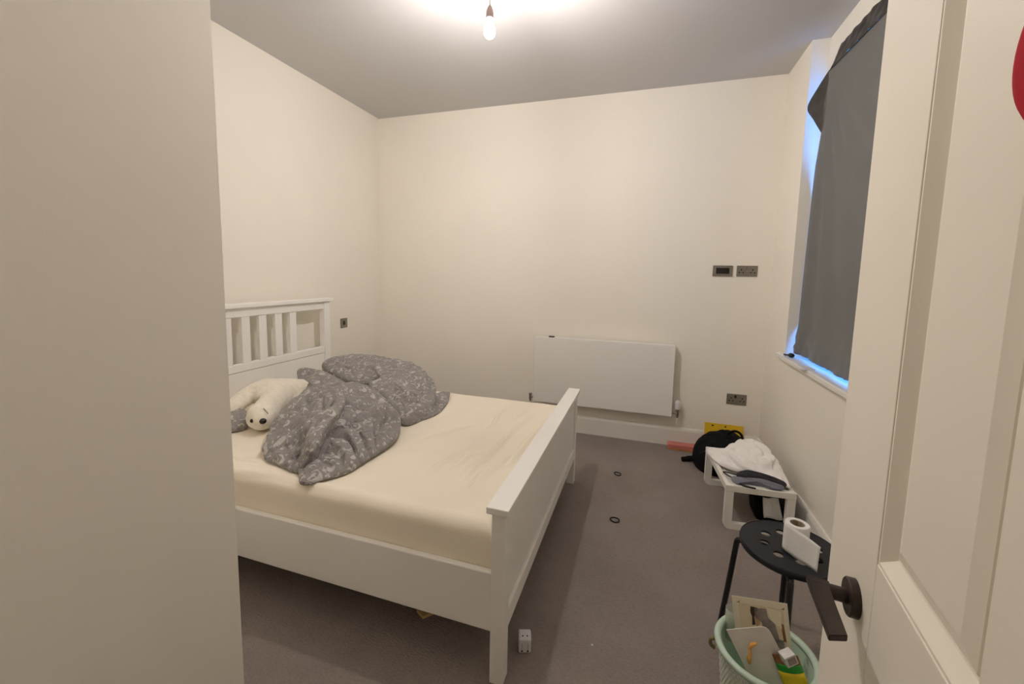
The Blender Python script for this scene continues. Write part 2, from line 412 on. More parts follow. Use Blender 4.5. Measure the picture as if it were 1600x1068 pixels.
# red round ornament hung on the door panel
bm = bmesh.new()
lathe(bm, [(0, .011), (.020, .0105), (.044, .008), (.056, .004), (.060, .001), (.060, 0), (.056, -.003), (0, -.003)], c=dpt(.397, .005, 1.585), seg=48, axis=Adoor)
tag(obj('door_ornament', bm, m_red, smooth=True, at=dpt(.383, .006, 1.58)), 'plain red domed round ornament hung on the open white door', 'ornament')

# ------------------------------------------------------------------ bed
FX0, FX1, BY0, BY1 = -.452, -.402, 1.232, 2.766
bed = thing('double_bed', 'white wooden double bed frame with slatted headboard and solid footboard', 'bed', (-1.43, 2.0, 0))
def bpart(name, *a, bev=.004): return obj(name, B(*a, bev=bev), m_bed, bed)
bpart('leg', FX0, FX1, BY0, BY0 + .055, 0, .628); bpart('leg', FX0, FX1, BY1 - .055, BY1, 0, .628)
bpart('cap', FX0 - .016, FX1 + .014, BY0 - .012, BY1 + .012, .628, .652, bev=.003)
bpart('footboard_panel', FX0 + .010, FX1 - .012, BY0 + .055, BY1 - .055, .255, .628, bev=.001)
bpart('lower_rail', FX0 + .002, FX1 - .001, BY0 + .055, BY1 - .055, .180, .250, bev=.004)
HX0, HX1 = -2.508, -2.455
bpart('leg', HX0, HX1, BY0, BY0 + .062, 0, 1.172); bpart('leg', HX0, HX1, BY1 - .062, BY1, 0, 1.172)
bpart('cap', HX0 - .016, HX1 + .020, BY0 - .020, BY1 + .020, 1.172, 1.199, bev=.004)
bpart('top_rail', HX0 + .008, HX1 - .006, BY0 + .062, BY1 - .062, 1.112, 1.172)
bpart('middle_rail', HX0 + .008, HX1 - .006, BY0 + .062, BY1 - .062, .757, .808)
bpart('headboard_panel', HX0 + .014, HX1 - .012, BY0 + .062, BY1 - .062, .30, .755, bev=.001)
for k in range(7):
    yc = 2.020 + .1275 * (k - 3)
    bpart('slat', HX0 + .014, HX1 - .012, yc - .029, yc + .029, .808, 1.112, bev=.002)
bpart('side_rail', HX1, FX0, BY0 + .010, BY0 + .034, .185, .402); bpart('side_rail', HX1, FX0, BY1 - .034, BY1 - .010, .185, .402)
bpart('middle_beam', HX1, FX0, 1.975, 2.025, .225, .285)
for k in range(12):
    x = HX1 + .10 + k * .162
    bpart('bed_slat', x - .034, x + .034, BY0 + .034, BY1 - .034, .285, .303, bev=0)

# mattress under a fitted sheet
CREASES = [
 [(-0.637,2.537),(-0.650,2.342),(-0.678,2.146),(-0.679,1.985),(-0.690,1.790),(-0.713,1.656),(-0.707,1.541)],
 [(-0.520,2.460),(-0.538,2.199),(-0.560,2.030),(-0.564,1.872),(-0.570,1.709)],
 [(-0.838,2.536),(-0.849,2.380),(-0.818,2.213),(-0.836,2.105)],
 [(-0.928,2.150),(-0.991,2.027),(-1.079,1.903),(-1.130,1.751)],
 [(-1.007,1.751),(-1.116,1.667)],
 [(-0.712,1.847),(-0.784,1.776),(-0.799,1.588)],
 [(-0.756,1.907),(-0.829,1.803),(-0.867,1.637),(-0.872,1.526)],
 [(-0.643,1.670),(-0.647,1.542),(-0.651,1.488)],
 [(-0.588,1.849),(-0.613,1.731),(-0.640,1.634)],
 [(-0.984,2.561),(-1.090,2.519)],
 [(-0.697,2.565),(-0.718,2.316)],
 [(-1.75,1.27),(-1.45,1.30),(-1.10,1.29)], [(-1.95,1.42),(-1.75,1.36),(-1.6,1.38)],
]
AMP = [.014, .013, .010, .011, .009, .008, .008, .007, .007, .007, .007, .007, .007]
CR = [[Vector((x, y, 0)) for x, y in c] for c in CREASES]
def crease(x, y):
    p = Vector((x, y, 0)); z = 0.0
    for c, a in zip(CR, AMP):
        best, side, tt = 9., 0., 0.
        for i in range(len(c) - 1):
            d = c[i + 1] - c[i]; t = max(0., min(1., (p - c[i]).dot(d) / d.length_squared)); q = c[i] + d * t
            dd = (p - q).length
            if dd < best: best = dd; side = d.cross(p - q).z; tt = (i + t) / (len(c) - 1)
        if best < .09:
            taper = min(1, tt * 4, (1 - tt) * 4) ** .7 if 0 < tt < 1 else 0
            s = best if side > 0 else -best
            z += a * taper * (math.exp(-((s - .011) / .014) ** 2) - .8 * math.exp(-((s + .007) / .0065) ** 2))
    return z
MX0, MX1, MY0, MY1, MZ0, MZ1, MR = HX1 + .006, FX0 - .008, BY0 + .038, BY1 - .038, .304, .546, .045
def axis_pts(a0, a1, n):
    out = []
    for k in range(5): out.append((a0, MR + (MZ1 - MZ0 - MR) * (1 - k / 5)))
    for k in range(7): t = PI / 2 * (1 - k / 6); out.append((a0 + MR - MR * math.sin(t), MR * (1 - math.cos(t))))
    for k in range(1, n): out.append((a0 + MR + (a1 - a0 - 2 * MR) * k / n, 0.0))
    for k in range(7): t = PI / 2 * k / 6; out.append((a1 - MR + MR * math.sin(t), MR * (1 - math.cos(t))))
    for k in range(1, 6): out.append((a1, MR + (MZ1 - MZ0 - MR) * k / 5))
    return out
ax, ay = axis_pts(MX0, MX1, 330), axis_pts(MY0, MY1, 170)
bm = bmesh.new(); g = []
for x, dx in ax:
    row = []
    for y, dy in ay:
        d = max(dx, dy); z = MZ1 - d
        if d < .03: z += crease(x, y) + noise.noise(Vector((x * 3, y * 3, 0))) * .004 + noise.noise(Vector((x * 9, y * 6, 2))) * .0016
        yy = y
        if dy > .04: yy += (noise.noise(Vector((x * 7 + z * 3, z * 5, 5))) * .006 - .002) * min(1, (dy - .04) * 10)
        row.append(bm.verts.new((x, max(MY0 - .004, yy), z)))
    g.append(row)
for i in range(len(g) - 1):
    for j in range(len(g[0]) - 1): bm.faces.new((g[i][j], g[i + 1][j], g[i + 1][j + 1], g[i][j + 1]))
tag(obj('mattress', bm, m_sheet, smooth=True, at=(-1.45, 2.0, MZ0)), 'thick double mattress under a creased cream fitted sheet', 'mattress')

# ------------------------------------------------------------------ duvet heap
LA = [(-1.290,1.267,0.556),(-1.237,1.314,0.556),(-1.186,1.385,0.556),(-1.172,1.515,0.560),(-1.162,1.657,0.570),(-1.171,1.780,0.580),(-1.213,1.881,0.600),(-1.287,1.933,0.660),(-1.461,2.027,0.710),(-1.548,2.001,0.750),(-1.614,1.956,0.770),(-1.602,1.851,0.750),(-1.473,1.618,0.710),(-1.425,1.463,0.670),(-1.428,1.423,0.610),(-1.391,1.358,0.565)]
LB = [(-1.683,1.434,0.575),(-1.631,1.401,0.560),(-1.546,1.372,0.556),(-1.444,1.345,0.556),(-1.374,1.337,0.560),(-1.318,1.368,0.650),(-1.369,1.502,0.700),(-1.413,1.661,0.730),(-1.521,1.815,0.740),(-1.752,1.955,0.725),(-1.863,1.923,0.710),(-1.872,1.821,0.680),(-1.839,1.693,0.650),(-1.775,1.561,0.610)]
LC = [(-1.263,1.985,0.557), (-1.219,2.070,0.556), (-1.215,2.209,0.558), (-1.255,2.339,0.575), (-1.330,2.480,0.605), (-1.429,2.587,0.645), (-1.554,2.642,0.672), (-1.646,2.548,0.680), (-1.696,2.413,0.670), (-1.702,2.245,0.650), (-1.538,2.146,0.620), (-1.385,2.047,0.585)]
LD = [(-1.230,2.089,0.556), (-1.187,2.189,0.556), (-1.198,2.354,0.556), (-1.272,2.577,0.562), (-1.307,2.617,0.575), (-1.331,2.518,0.590), (-1.301,2.288,0.610), (-1.275,2.129,0.600)]
LE = [(-2.298,2.491,0.690), (-2.310,2.558,0.720), (-2.253,2.626,0.742), (-2.127,2.693,0.755), (-1.969,2.681,0.750), (-1.753,2.533,0.730), (-1.676,2.445,0.710), (-1.738,2.413,0.675), (-1.801,2.341,0.650), (-1.922,2.328,0.650), (-2.117,2.397,0.665)]
LG = [(-2.021,2.711,0.750), (-1.962,2.794,0.755), (-1.818,2.799,0.745), (-1.628,2.703,0.720), (-1.453,2.584,0.690), (-1.454,2.471,0.680), (-1.571,2.457,0.690), (-1.632,2.357,0.690), (-1.738,2.399,0.710)]
LF = [(-2.375,2.330,0.670),(-2.351,2.354,0.700),(-2.191,2.326,0.715),(-1.990,2.240,0.715),(-1.720,2.110,0.690),(-1.610,2.030,0.670),(-1.690,1.965,0.660),(-1.830,1.960,0.660),(-2.030,2.070,0.650)]
bm = bmesh.new(); ZS = .549
LIM = lambda L: [(max(x, -2.415), min(y, 2.70), z) for x, y, z in L]
LF, LE, LG = LIM(LF), LIM(LE), LIM(LG)
lobe(bm, LA, 0.045, ZS, wr=0.046, ws=10, seed=1.3, nr=60, sub=14)
lobe(bm, LB, 0.045, ZS, wr=0.048, ws=10, seed=7.7, nr=60, sub=14)
lobe(bm, LC, 0.085, ZS, wr=0.026, ws=11, seed=3.1, nr=60, sub=14)
lobe(bm, LD, 0.012, ZS, wr=0.018, ws=15, seed=5.2, nr=60, sub=14)
lobe(bm, LE, 0.05, ZS, wr=0.022, ws=10, seed=9.4, nr=60, sub=14)
lobe(bm, LG, 0.035, ZS, wr=0.022, ws=11, seed=2.4, nr=60, sub=14)
lobe(bm, LF, 0.03, ZS, wr=0.022, ws=10, seed=6.4, nr=60, sub=14)
tag(obj('duvet', bm, m_duvet, smooth=True, at=(-1.5, 1.9, ZS)), 'rumpled grey duvet with small white printed curls heaped on the bed', 'duvet')

GP = [(-2.30,1.58,.60),(-2.30,1.70,.62),(-2.20,1.74,.62),(-2.09,1.70,.61),(-2.03,1.655,.59),(-2.04,1.61,.57),(-2.075,1.555,.556),(-2.11,1.49,.556),(-2.20,1.46,.556),(-2.28,1.49,.57)]
bm = bmesh.new(); lobe(bm, GP, .025, ZS, wr=.008, ws=10, seed=4.4)
tag(obj('pillow', bm, m_duvet, smooth=True, at=(-2.17, 1.6, ZS)), 'grey printed pillow squashed under the white toy bear', 'pillow')
bm = bmesh.new(); lobe(bm, [(-2.02,1.44,.556),(-1.97,1.475,.556),(-1.925,1.465,.556),(-1.915,1.44,.556),(-1.95,1.41,.556),(-2.01,1.39,.556)], .014, ZS, wr=.002)
tag(obj('cloth_pad', bm, m_mauve, smooth=True, at=(-1.96, 1.44, ZS)), 'small mauve grey cloth pad on the sheet beside the left wall corner', 'pad')

# ------------------------------------------------------------------ toy bear
bear = thing('toy_bear', 'white plush toy polar bear slumped nose down on the bed', 'soft toy', (-2.1, 1.85, ZS))
bm = bmesh.new()
HEADC = Vector((-1.951, 1.671, .625))
BS = [((-1.951, 1.671, .628), .078), ((-1.915, 1.640, .622), .055), ((-2.04, 1.80, .64), .066),
      ((-2.13, 1.94, .645), .085), ((-2.15, 2.03, .645), .085), ((-2.14, 2.09, .635), .075),
      ((-2.137, 2.132, .672), .032), ((-2.10, 2.13, .660), .030), ((-2.075, 2.05, .60), .052), ((-2.04, 1.98, .585), .032),
      ((-2.22, 1.94, .685), .060), ((-2.235, 1.87, .675), .056), ((-2.24, 1.80, .655), .053), ((-2.225, 1.735, .635), .048), ((-2.21, 1.690, .620), .044), ((-2.18, 1.88, .67), .065)]
BLINK = [(0, 1), (0, 2), (2, 3), (3, 4), (4, 5), (5, 6), (5, 7), (4, 8), (8, 9), (4, 10), (3, 10), (3, 15), (15, 11), (10, 11), (11, 12), (12, 13), (13, 14)]
for (c, r) in BS:
    sq = (1, 1, 1)
    ball(bm, c, r, sq)
for a, b in BLINK:
    (p, q), (p2, q2) = BS[a], BS[b]
    for t in (.25, .5, .75): ball(bm, Vector(p).lerp(Vector(p2), t), q + (q2 - q) * t)
body = obj('body', bm, m_fur, bear, smooth=True)
r = body.modifiers.new('remesh', 'REMESH'); r.mode = 'VOXEL'; r.voxel_size = .007; r.use_smooth_shade = True
sm = body.modifiers.new('smooth', 'SMOOTH'); sm.iterations = 6; sm.factor = .5
tx = bpy.data.textures.new('fur', 'CLOUDS'); tx.noise_scale = .03
dm = body.modifiers.new('fur', 'DISPLACE'); dm.texture = tx; dm.strength = .008; dm.mid_level = .5
CAMP = Vector((0, 0, 1.4238))
def on_head(d, rr):                           # a point on the snout side of the head
    return HEADC + d.normalized() * rr
toC = (CAMP - HEADC).normalized(); rt = toC.cross(Vector((0, 0, 1))).normalized() * -1; upv = rt.cross(toC) * -1
nose_c = Vector((-1.873, 1.606, .630))
bm = bmesh.new(); ball(bm, nose_c, .017, (1, 1, .9)); obj('nose', bm, m_nose, bear, smooth=True)
bm = bmesh.new(); ball(bm, (-1.928, 1.590, .630), .0105); obj('eye', bm, m_nose, bear, smooth=True)
bm = bmesh.new(); tube(bm, curve([(-1.905, 1.640, .684), (-1.880, 1.634, .674), (-1.866, 1.632, .662)], 4), .0018, seg=6); obj('mouth', bm, m_nose, bear)

# ------------------------------------------------------------------ radiator
rad = thing('radiator', 'flat white panel radiator on the back wall beside the footboard', 'radiator', (-.335, 3.60, .275))
obj('front_panel', B(-.927, .258, 3.572, 3.592, .275, .858, bev=.004), m_rad, rad)
obj('rear_panel', B(-.915, .246, 3.632, 3.644, .290, .850, bev=.003), m_rad, rad)
bm = bmesh.new()
for k in range(14):
    x = -.88 + k * .086; box(bm, x - .003, x + .003, 3.592, 3.632, .32, .84)
o = obj('fins', bm, m_rad, rad); o['kind'] = 'stuff'
bm = bmesh.new(); box(bm, -.927, .258, 3.572, 3.648, .858, .868, bev=.002)
obj('top_cover', bm, m_rad, rad)
for x in (-.70, .03): obj('bracket', B(x - .015, x + .015, 3.644, 3.673, .45, .80, bev=.001), m_rad, rad)
def valve(x, s, head):
    v = obj('valve', T([(x - s * .04, 3.612, .300), (x, 3.612, .300)], .008), m_chrome, rad, smooth='auto')
    bm = bmesh.new(); lathe(bm, [(0, .262), (.009, .262), (.011, .275), (.013, .285), (.013, .318), (.016, .320), (.016, .334), (.010, .336), (0, .336)], c=(x, 3.612, 0), seg=20)
    obj('valve_body', bm, m_chrome, v, smooth='auto')
    obj('pipe', T([(x, 3.612, .262), (x, 3.612, .160 if head else .0)] if not head else [(x, 3.612, .262), (x, 3.612, .205), (x, 3.620, .190), (x, 3.672, .186)], .0055), m_rad, v, smooth='auto')
    if head:
        bm = bmesh.new(); lathe(bm, [(0, .334), (.018, .334), (.020, .345), (.020, .372), (.017, .374), (.017, .378), (.020, .380), (.019, .398), (.015, .404), (0, .405)], c=(x, 3.612, 0), seg=24)
        obj('valve_head', bm, m_white, v, smooth='auto')
    return v
valve(.304, 1, True); valve(-.962, -1, False)
bm = bmesh.new(); box(bm, -.802, -.752, 3.590, 3.625, .868, .878, bev=.002)  # small dark block on the top cover
tag(obj('dark_object', bm, m_black), 'small dark object on top of the radiator near its left end', 'clip')

# ------------------------------------------------------------------ switches and sockets
def socket(x0, x1, z0, z1, label, dark):
    t = thing('double_socket', label, 'socket', ((x0 + x1) / 2, YB, (z0 + z1) / 2), group='brushed metal double wall sockets')
    cx, cz = (x0 + x1) / 2, (z0 + z1) / 2
    obj('plate', B(x0, x1, YB - .007, YB, z0, z1, bev=.0015), m_metal, t)
    for sx in (-.040, .040):
        for hx, hz, w, h in ((0, .010, .008, .012), (-.013, -.012, .011, .0075), (.013, -.012, .011, .0075)):
            obj('pin_hole', B(cx + sx + hx - w / 2, cx + sx + hx + w / 2, YB - .0076, YB - .006, cz + hz - h / 2, cz + hz + h / 2), m_hole, t)
    for sx in (-.010, .010):
        obj('rocker', B(cx + sx - .008, cx + sx + .008, YB - .011, YB - .006, cz + .012, cz + .034, bev=.002), m_bronze if (dark and sx < 0) else m_metal, t)
socket(.677, .823, 1.440, 1.525, 'double metal wall socket beside the thermostat at eye height', False)
socket(.674, .818, .408, .494, 'double metal wall socket low on the back wall above the yellow folder', True)
th = thing('thermostat', 'metal framed wall thermostat with a dark rectangular screen', 'thermostat', (.578, YB, 1.48))
obj('plate', B(.506, .650, YB - .010, YB, 1.438, 1.524, bev=.002), m_metal, th)
obj('bezel', B(.522, .634, YB - .014, YB - .009, 1.452, 1.512, bev=.002), m_metal, th)
obj('screen', B(.529, .624, YB - .0155, YB - .0135, 1.459, 1.505, bev=.0005), m_screen, th)
ls = thing('light_switch', 'small bronze single switch on the left wall beyond the headboard', 'switch', (XL, 3.107, .947))
obj('plate', B(XL, XL + .007, 3.064, 3.150, .904, .990, bev=.0015), m_metal, ls)
obj('rocker', B(XL + .006, XL + .012, 3.094, 3.116, .930, .966, bev=.002), m_bronze, ls)

# ------------------------------------------------------------------ pendant lamp
bx, by, bz = BULB_POS
lamp = thing('pendant_lamp', 'bare glowing pendant bulb hanging on a cord from the ceiling', 'lamp', (bx, by, HC))
obj('ceiling_rose', LA_([(0, HC), (.048, HC), (.048, HC - .010), (.040, HC - .022), (.010, HC - .030), (0, HC - .030)], c=(bx, by, 0), seg=32), m_white, lamp, smooth='auto')
KS = .94
def lz(prof): return [(r * KS, bz + (z - 2.633) * KS) for r, z in prof]
obj('cord', T([(bx, by, HC - .025), (bx, by, bz + .090)], .0025, seg=8), m_metal, lamp, smooth='auto')
obj('lamp_holder', LA_(lz([(0, 2.742), (.005, 2.742), (.010, 2.735), (.0165, 2.718), (.0185, 2.700), (.0185, 2.686), (.0205, 2.684), (.0205, 2.678), (.016, 2.676), (0, 2.676)]), c=(bx, by, 0), seg=24),
    mat('copper_holder', (.34, .25, .23), .45, metal=.5), lamp, smooth='auto')
m_fil = mat('lit_filament', (1, .9, .7), .3, emit=BULB_COLOUR, estr=BULB_STRENGTH)
m_bulb = bpy.data.materials.new('glowing_glass'); m_bulb.use_nodes = True
n_ = m_bulb.node_tree.nodes; l_ = m_bulb.node_tree.links; n_.remove(n_['Principled BSDF'])
t_ = n_.new('ShaderNodeBsdfTransparent'); e_ = n_.new('ShaderNodeEmission'); x_ = n_.new('ShaderNodeMixShader')
e_.inputs['Color'].default_value = (1, .93, .82, 1); e_.inputs["Strength"].default_value = 9.0; x_.inputs[0].default_value = .22
l_.new(t_.outputs[0], x_.inputs[1]); l_.new(e_.outputs[0], x_.inputs[2]); l_.new(x_.outputs[0], n_['Material Output'].inputs[0])
bulb = obj('bulb', LA_(lz([(0, 2.680), (.013, 2.680), (.014, 2.668), (.019, 2.655), (.027, 2.640), (.030, 2.622), (.027, 2.604), (.018, 2.592), (0, 2.588)]), c=(bx, by, 0), seg=24), m_bulb, lamp, smooth=True)
for k in range(4):
    a = PI / 4 + PI / 2 * k; fx, fy = bx + .010 * math.cos(a), by + .010 * math.sin(a)
    obj('filament', T([(fx, fy, bz + .025), (fx, fy, bz - .020)], .0045, seg=8), m_fil, bulb, smooth='auto')

# added fill light in the unseen hall, shaped like a ceiling lamp
hl = thing('hall_fill_light', 'round white fill light added in the unseen hall behind the doorway', 'lamp', (-.2, -1.0, HC))
obj('base', LA_([(0, HC), (.15, HC), (.15, HC - .03), (0, HC - .03)], c=(-.2, -1.0, 0), seg=32), m_white, hl, smooth='auto')
obj('diffuser', LA_([(.14, HC - .03), (.135, HC - .06), (.09, HC - .085), (0, HC - .092)], c=(-.2, -1.0, 0), seg=32),
    mat('hall_fill_glow', (1, 1, 1), .4, emit=(1, .88, .74), estr=HALL_FILL_STRENGTH), hl, smooth=True)

# ------------------------------------------------------------------ curtain
ct = thing('curtain', 'dark grey blackout curtain pinned over the window, gaping at its edge', 'curtain', (1.0, 2.4, .93))
NZ, NY = 70, 70
def left_edge(t):                              # t from 0 (top) to 1 (bottom): x, y, z of the free edge
    pts = [(.985, 3.080, 2.680), (.985, 3.112, 2.327), (.991, 3.178, 2.140), (.997, 3.211, 1.960), (.990, 3.212, 1.398), (.990, 3.212, 1.12), (.972, 3.185, 1.04), (.968, 3.165, .938)]
    ts = [0, .205, .315, .42, .735, .89, .935, 1.0]
    for i in range(len(ts) - 1):
        if t <= ts[i + 1] + 1e-9:
            k = (t - ts[i]) / (ts[i + 1] - ts[i]); a, b = Vector(pts[i]), Vector(pts[i + 1]); return a.lerp(b, k)
    return Vector(pts[-1])
bm = bmesh.new(); g = []
for i in range(NZ + 1):
    t = i / NZ; L = left_edge(t); row = []
    for j in range(NY + 1):
        u = j / NY
        y = L.y + (1.66 - L.y) * u
        z = L.z + (.004 * math.sin(u * 9) + (.010 if u > .45 else 0) * min(1, (u - .45) * 8) if t > .5 else -.06 * u * (1 - 2 * t)) * (max(0, t - .5) * 2 if t > .5 else 1)
        x = L.x
        # soft vertical folds fanning out of the pinned corner, crumpling at the hem
        ang = math.atan2(3.10 - y, 2.76 - z)
        x += .016 * math.sin(ang * 30) * math.exp(-u * 4.5) * min(1, t * 4) * min(1, u * 12)
        x += .006 * noise.noise(Vector((y * 3, z * 1.2, 0)))
        if t > .86: x += .016 * fold(Vector((y * .9 + z * .9, y, z)), 7, 2, 1) * (t - .86) / .14
        row.append(bm.verts.new((x, y, z)))
    g.append(row)
for i in range(NZ):
    for j in range(NY): bm.faces.new((g[i][j], g[i][j + 1], g[i + 1][j + 1], g[i + 1][j]))
o = obj('drape', bm, m_curt, ct, smooth=True)
so = o.modifiers.new('thick', 'SOLIDIFY'); so.thickness = .002; so.offset = 0
# the corner that folds away from the wall
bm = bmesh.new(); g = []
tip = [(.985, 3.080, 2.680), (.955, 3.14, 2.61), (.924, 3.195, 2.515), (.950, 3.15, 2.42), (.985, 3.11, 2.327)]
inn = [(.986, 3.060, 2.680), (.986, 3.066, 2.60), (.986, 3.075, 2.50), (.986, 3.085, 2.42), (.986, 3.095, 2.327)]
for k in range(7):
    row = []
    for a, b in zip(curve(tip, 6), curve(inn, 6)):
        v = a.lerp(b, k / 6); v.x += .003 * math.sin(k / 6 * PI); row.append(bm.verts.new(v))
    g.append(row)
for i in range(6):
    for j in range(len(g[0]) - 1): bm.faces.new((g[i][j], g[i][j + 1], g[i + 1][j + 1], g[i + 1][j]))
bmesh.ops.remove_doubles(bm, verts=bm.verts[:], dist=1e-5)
o = obj('folded_corner', bm, m_curtd, ct, smooth=True); o['label'] = 'dark folded curtain corner that has come loose'
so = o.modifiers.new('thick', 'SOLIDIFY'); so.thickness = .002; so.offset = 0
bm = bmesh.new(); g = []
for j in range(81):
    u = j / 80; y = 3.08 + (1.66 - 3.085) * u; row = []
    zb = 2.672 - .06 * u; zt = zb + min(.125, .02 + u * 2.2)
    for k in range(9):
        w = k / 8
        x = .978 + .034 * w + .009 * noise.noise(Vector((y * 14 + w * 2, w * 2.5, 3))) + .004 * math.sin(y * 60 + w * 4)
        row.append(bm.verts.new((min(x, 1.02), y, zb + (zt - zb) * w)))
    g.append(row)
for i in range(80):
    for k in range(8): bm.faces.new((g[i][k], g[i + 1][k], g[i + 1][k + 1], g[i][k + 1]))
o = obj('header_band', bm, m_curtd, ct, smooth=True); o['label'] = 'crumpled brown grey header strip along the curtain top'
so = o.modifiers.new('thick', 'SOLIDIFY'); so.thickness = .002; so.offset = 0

kn = thing('curtain_clip', 'small black clip on the window sill at the curtain corner', 'clip', (.935, 3.12, SZ + .03))
bm = bmesh.new(); ball(bm, (.930, 3.105, SZ + .046), .016, (1.2, 1.5, .95)); obj('jaw', bm, m_black, kn, smooth=True)
bm = bmesh.new(); tube(bm, curve([(.926, 3.12, SZ + .044), (.918, 3.15, SZ + .040), (.912, 3.19, SZ + .037)], 4), [.006] * 8 + [.004], seg=8); obj('tail', bm, m_black, kn, smooth=True)
bm = bmesh.new(); box(bm, .868, .93, 2.70, 2.80, SZ + .030, SZ + .040, bev=.002)
tag(obj('card_box', bm, m_white), 'thin white card pack overhanging the window sill edge', 'box')

# ------------------------------------------------------------------ bed tray and what lies on it
TA = math.radians(3.9); TC = (.650, 2.796)
tray = thing('bed_tray', 'white folding bed tray table on the carpet by the right wall', 'tray', (TC[0], TC[1], 0), TA)
def tpart(name, bm): return obj(name, bm, m_tray, tray, world=False)
hx, hy = .178, .275
bm = bmesh.new()
for a in ((-hx, hx, -hy, -hy + .032), (-hx, hx, hy - .032, hy), (-hx, -hx + .026, -hy + .032, hy - .032), (hx - .026, hx, -hy + .032, hy - .032)): box(bm, *a, .222, .260, bev=.004)
tpart('rim', bm)
bm = bmesh.new(); box(bm, -hx + .02, hx - .02, -hy + .026, hy - .026, .232, .240)
tpart('tray_top', bm)
bm = bmesh.new(); box(bm, -hx + .026, -hx + .062, -hy + .032, hy - .032, .240, .2435, bev=.001); box(bm, -hx + .046, -hx + .050, -hy + .05, hy - .05, .2435, .250, bev=.001)
tpart('tray_ledge', bm)
for sgn in (-1, 1):
    yc = sgn * (hy - .016)
    def fr(h, z0, rr, n=7):
        pts = [(h, .228)]
        for k in range(n): t = -PI / 2 * k / (n - 1); pts.append((h - rr + rr * math.cos(t), z0 + rr + rr * math.sin(t)))
        return pts + [(-x, z) for x, z in pts[::-1]]
    outer, inner = fr(hx - .002, 0.0, .030), fr(hx - .044, .036, .012)
    bm = bmesh.new(); rows = []
    for y in (yc - .014, yc + .014):
        rows.append(([bm.verts.new((x, y, z)) for x, z in outer], [bm.verts.new((x, y, z)) for x, z in inner]))
    (oa, ia), (ob, ib) = rows; n = len(oa)
    for k in range(n - 1):
        bm.faces.new((oa[k], oa[k + 1], ia[k + 1], ia[k])); bm.faces.new((ob[k], ib[k], ib[k + 1], ob[k + 1]))
        bm.faces.new((oa[k], ob[k], ob[k + 1], oa[k + 1])); bm.faces.new((ia[k], ia[k + 1], ib[k + 1], ib[k]))
    for e in (0, n - 1): bm.faces.new((oa[e], ia[e], ib[e], ob[e]))
    tpart('leg_frame', bm)
CL = [(0.446,2.925,0.272),(0.527,2.956,0.285),(0.608,2.99,0.31),(0.67,3.028,0.34),(0.736,2.99,0.36),(0.777,2.93,0.36),(0.798,2.835,0.34),(0.814,2.743,0.31),(0.823,2.629,0.28),(0.823,2.565,0.27),(0.776,2.591,0.275),(0.711,2.627,0.28),(0.641,2.684,0.28),(0.575,2.694,0.272),(0.511,2.731,0.268),(0.468,2.808,0.268)]
bm = bmesh.new(); lobe(bm, CL, .035, .262, wr=.040, ws=12, seed=8.1, sub=8, nr=40)
tag(obj('white_cloth', bm, m_cloth, smooth=True, at=(.66, 2.8, .262)), 'crumpled white cloth bundle on the white bed tray', 'cloth')
DK = [(0.557,2.607,0.285),(0.615,2.653,0.30),(0.689,2.630,0.305),(0.751,2.610,0.30),(0.806,2.59,0.285),(0.787,2.555,0.28),(0.73,2.577,0.285),(0.672,2.593,0.285),(0.606,2.590,0.28)]
SL = [(0.534,2.587,0.278),(0.584,2.575,0.285),(0.667,2.583,0.29),(0.727,2.566,0.29),(0.781,2.543,0.285),(0.773,2.533,0.27),(0.726,2.531,0.268),(0.68,2.555,0.270),(0.609,2.555,0.270),(0.559,2.528,0.268),(0.53,2.548,0.268)]
gm = thing('folded_garment', 'folded slate blue and black garment at the near end of the bed tray', 'clothing', (.66, 2.58, .242))
bm = bmesh.new(); lobe(bm, DK, .012, .262, wr=.008, ws=14, seed=2.2, sub=5, nr=12); obj('black_part', bm, m_darkc, gm, smooth=True)
bm = bmesh.new(); lobe(bm, SL, .012, .262, wr=.006, ws=14, seed=5.1, sub=5, nr=12); obj('slate_part', bm, m_slate, gm, smooth=True)
bm = bmesh.new(); tube(bm, curve([(.545, 2.57, .275), (.520, 2.62, .268), (.50, 2.66, .268), (.525, 2.655, .270), (.57, 2.63, .275)], 5), .004, seg=8); obj('strap', bm, m_darkc, gm, smooth=True)
bm = bmesh.new(); tube(bm, curve([(.560, 2.535, .270), (.590, 2.518, .266), (.640, 2.512, .264)], 5), .005, seg=8); obj('strap', bm, m_darkc, gm, smooth=True)

# under the tray: black box with a paper over it
bm = bmesh.new(); lobe(bm, [(.70, 2.66, .10), (.80, 2.655, .10), (.875, 2.68, .10), (.88, 2.80, .11), (.87, 2.93, .10), (.78, 2.95, .10), (.70, 2.90, .10), (.685, 2.76, .10)], .035, .001, wr=.006, ws=12, seed=3.3)
tag(obj('black_pouch', bm, m_bag, smooth=True, at=(.78, 2.8, 0)), 'soft black pouch on the floor beneath the bed tray', 'pouch')
bm = bmesh.new(); g = []
for k in range(9):
    t = k / 8; a = Vector((.722, 2.622, .045)).lerp(Vector((.712, 2.640, .16)), t); b = Vector((.822, 2.632, .045)).lerp(Vector((.795, 2.650, .16)), t)
    row = []
    for j in range(9):
        v = a.lerp(b, j / 8); v.y += .006 * math.sin(j / 8 * PI * 2 + t * 3); row.append(bm.verts.new(v))
    g.append(row)
for i in range(8):
    for j in range(8): bm.faces.new((g[i][j], g[i][j + 1], g[i + 1][j + 1], g[i + 1][j]))
o = tag(obj('paper_sheet', bm, m_paper, smooth=True, at=(.77, 2.63, .045)), 'white paper sheet leaning on the black pouch under the tray', 'paper')
so = o.modifiers.new('thick', 'SOLIDIFY'); so.thickness = .0012

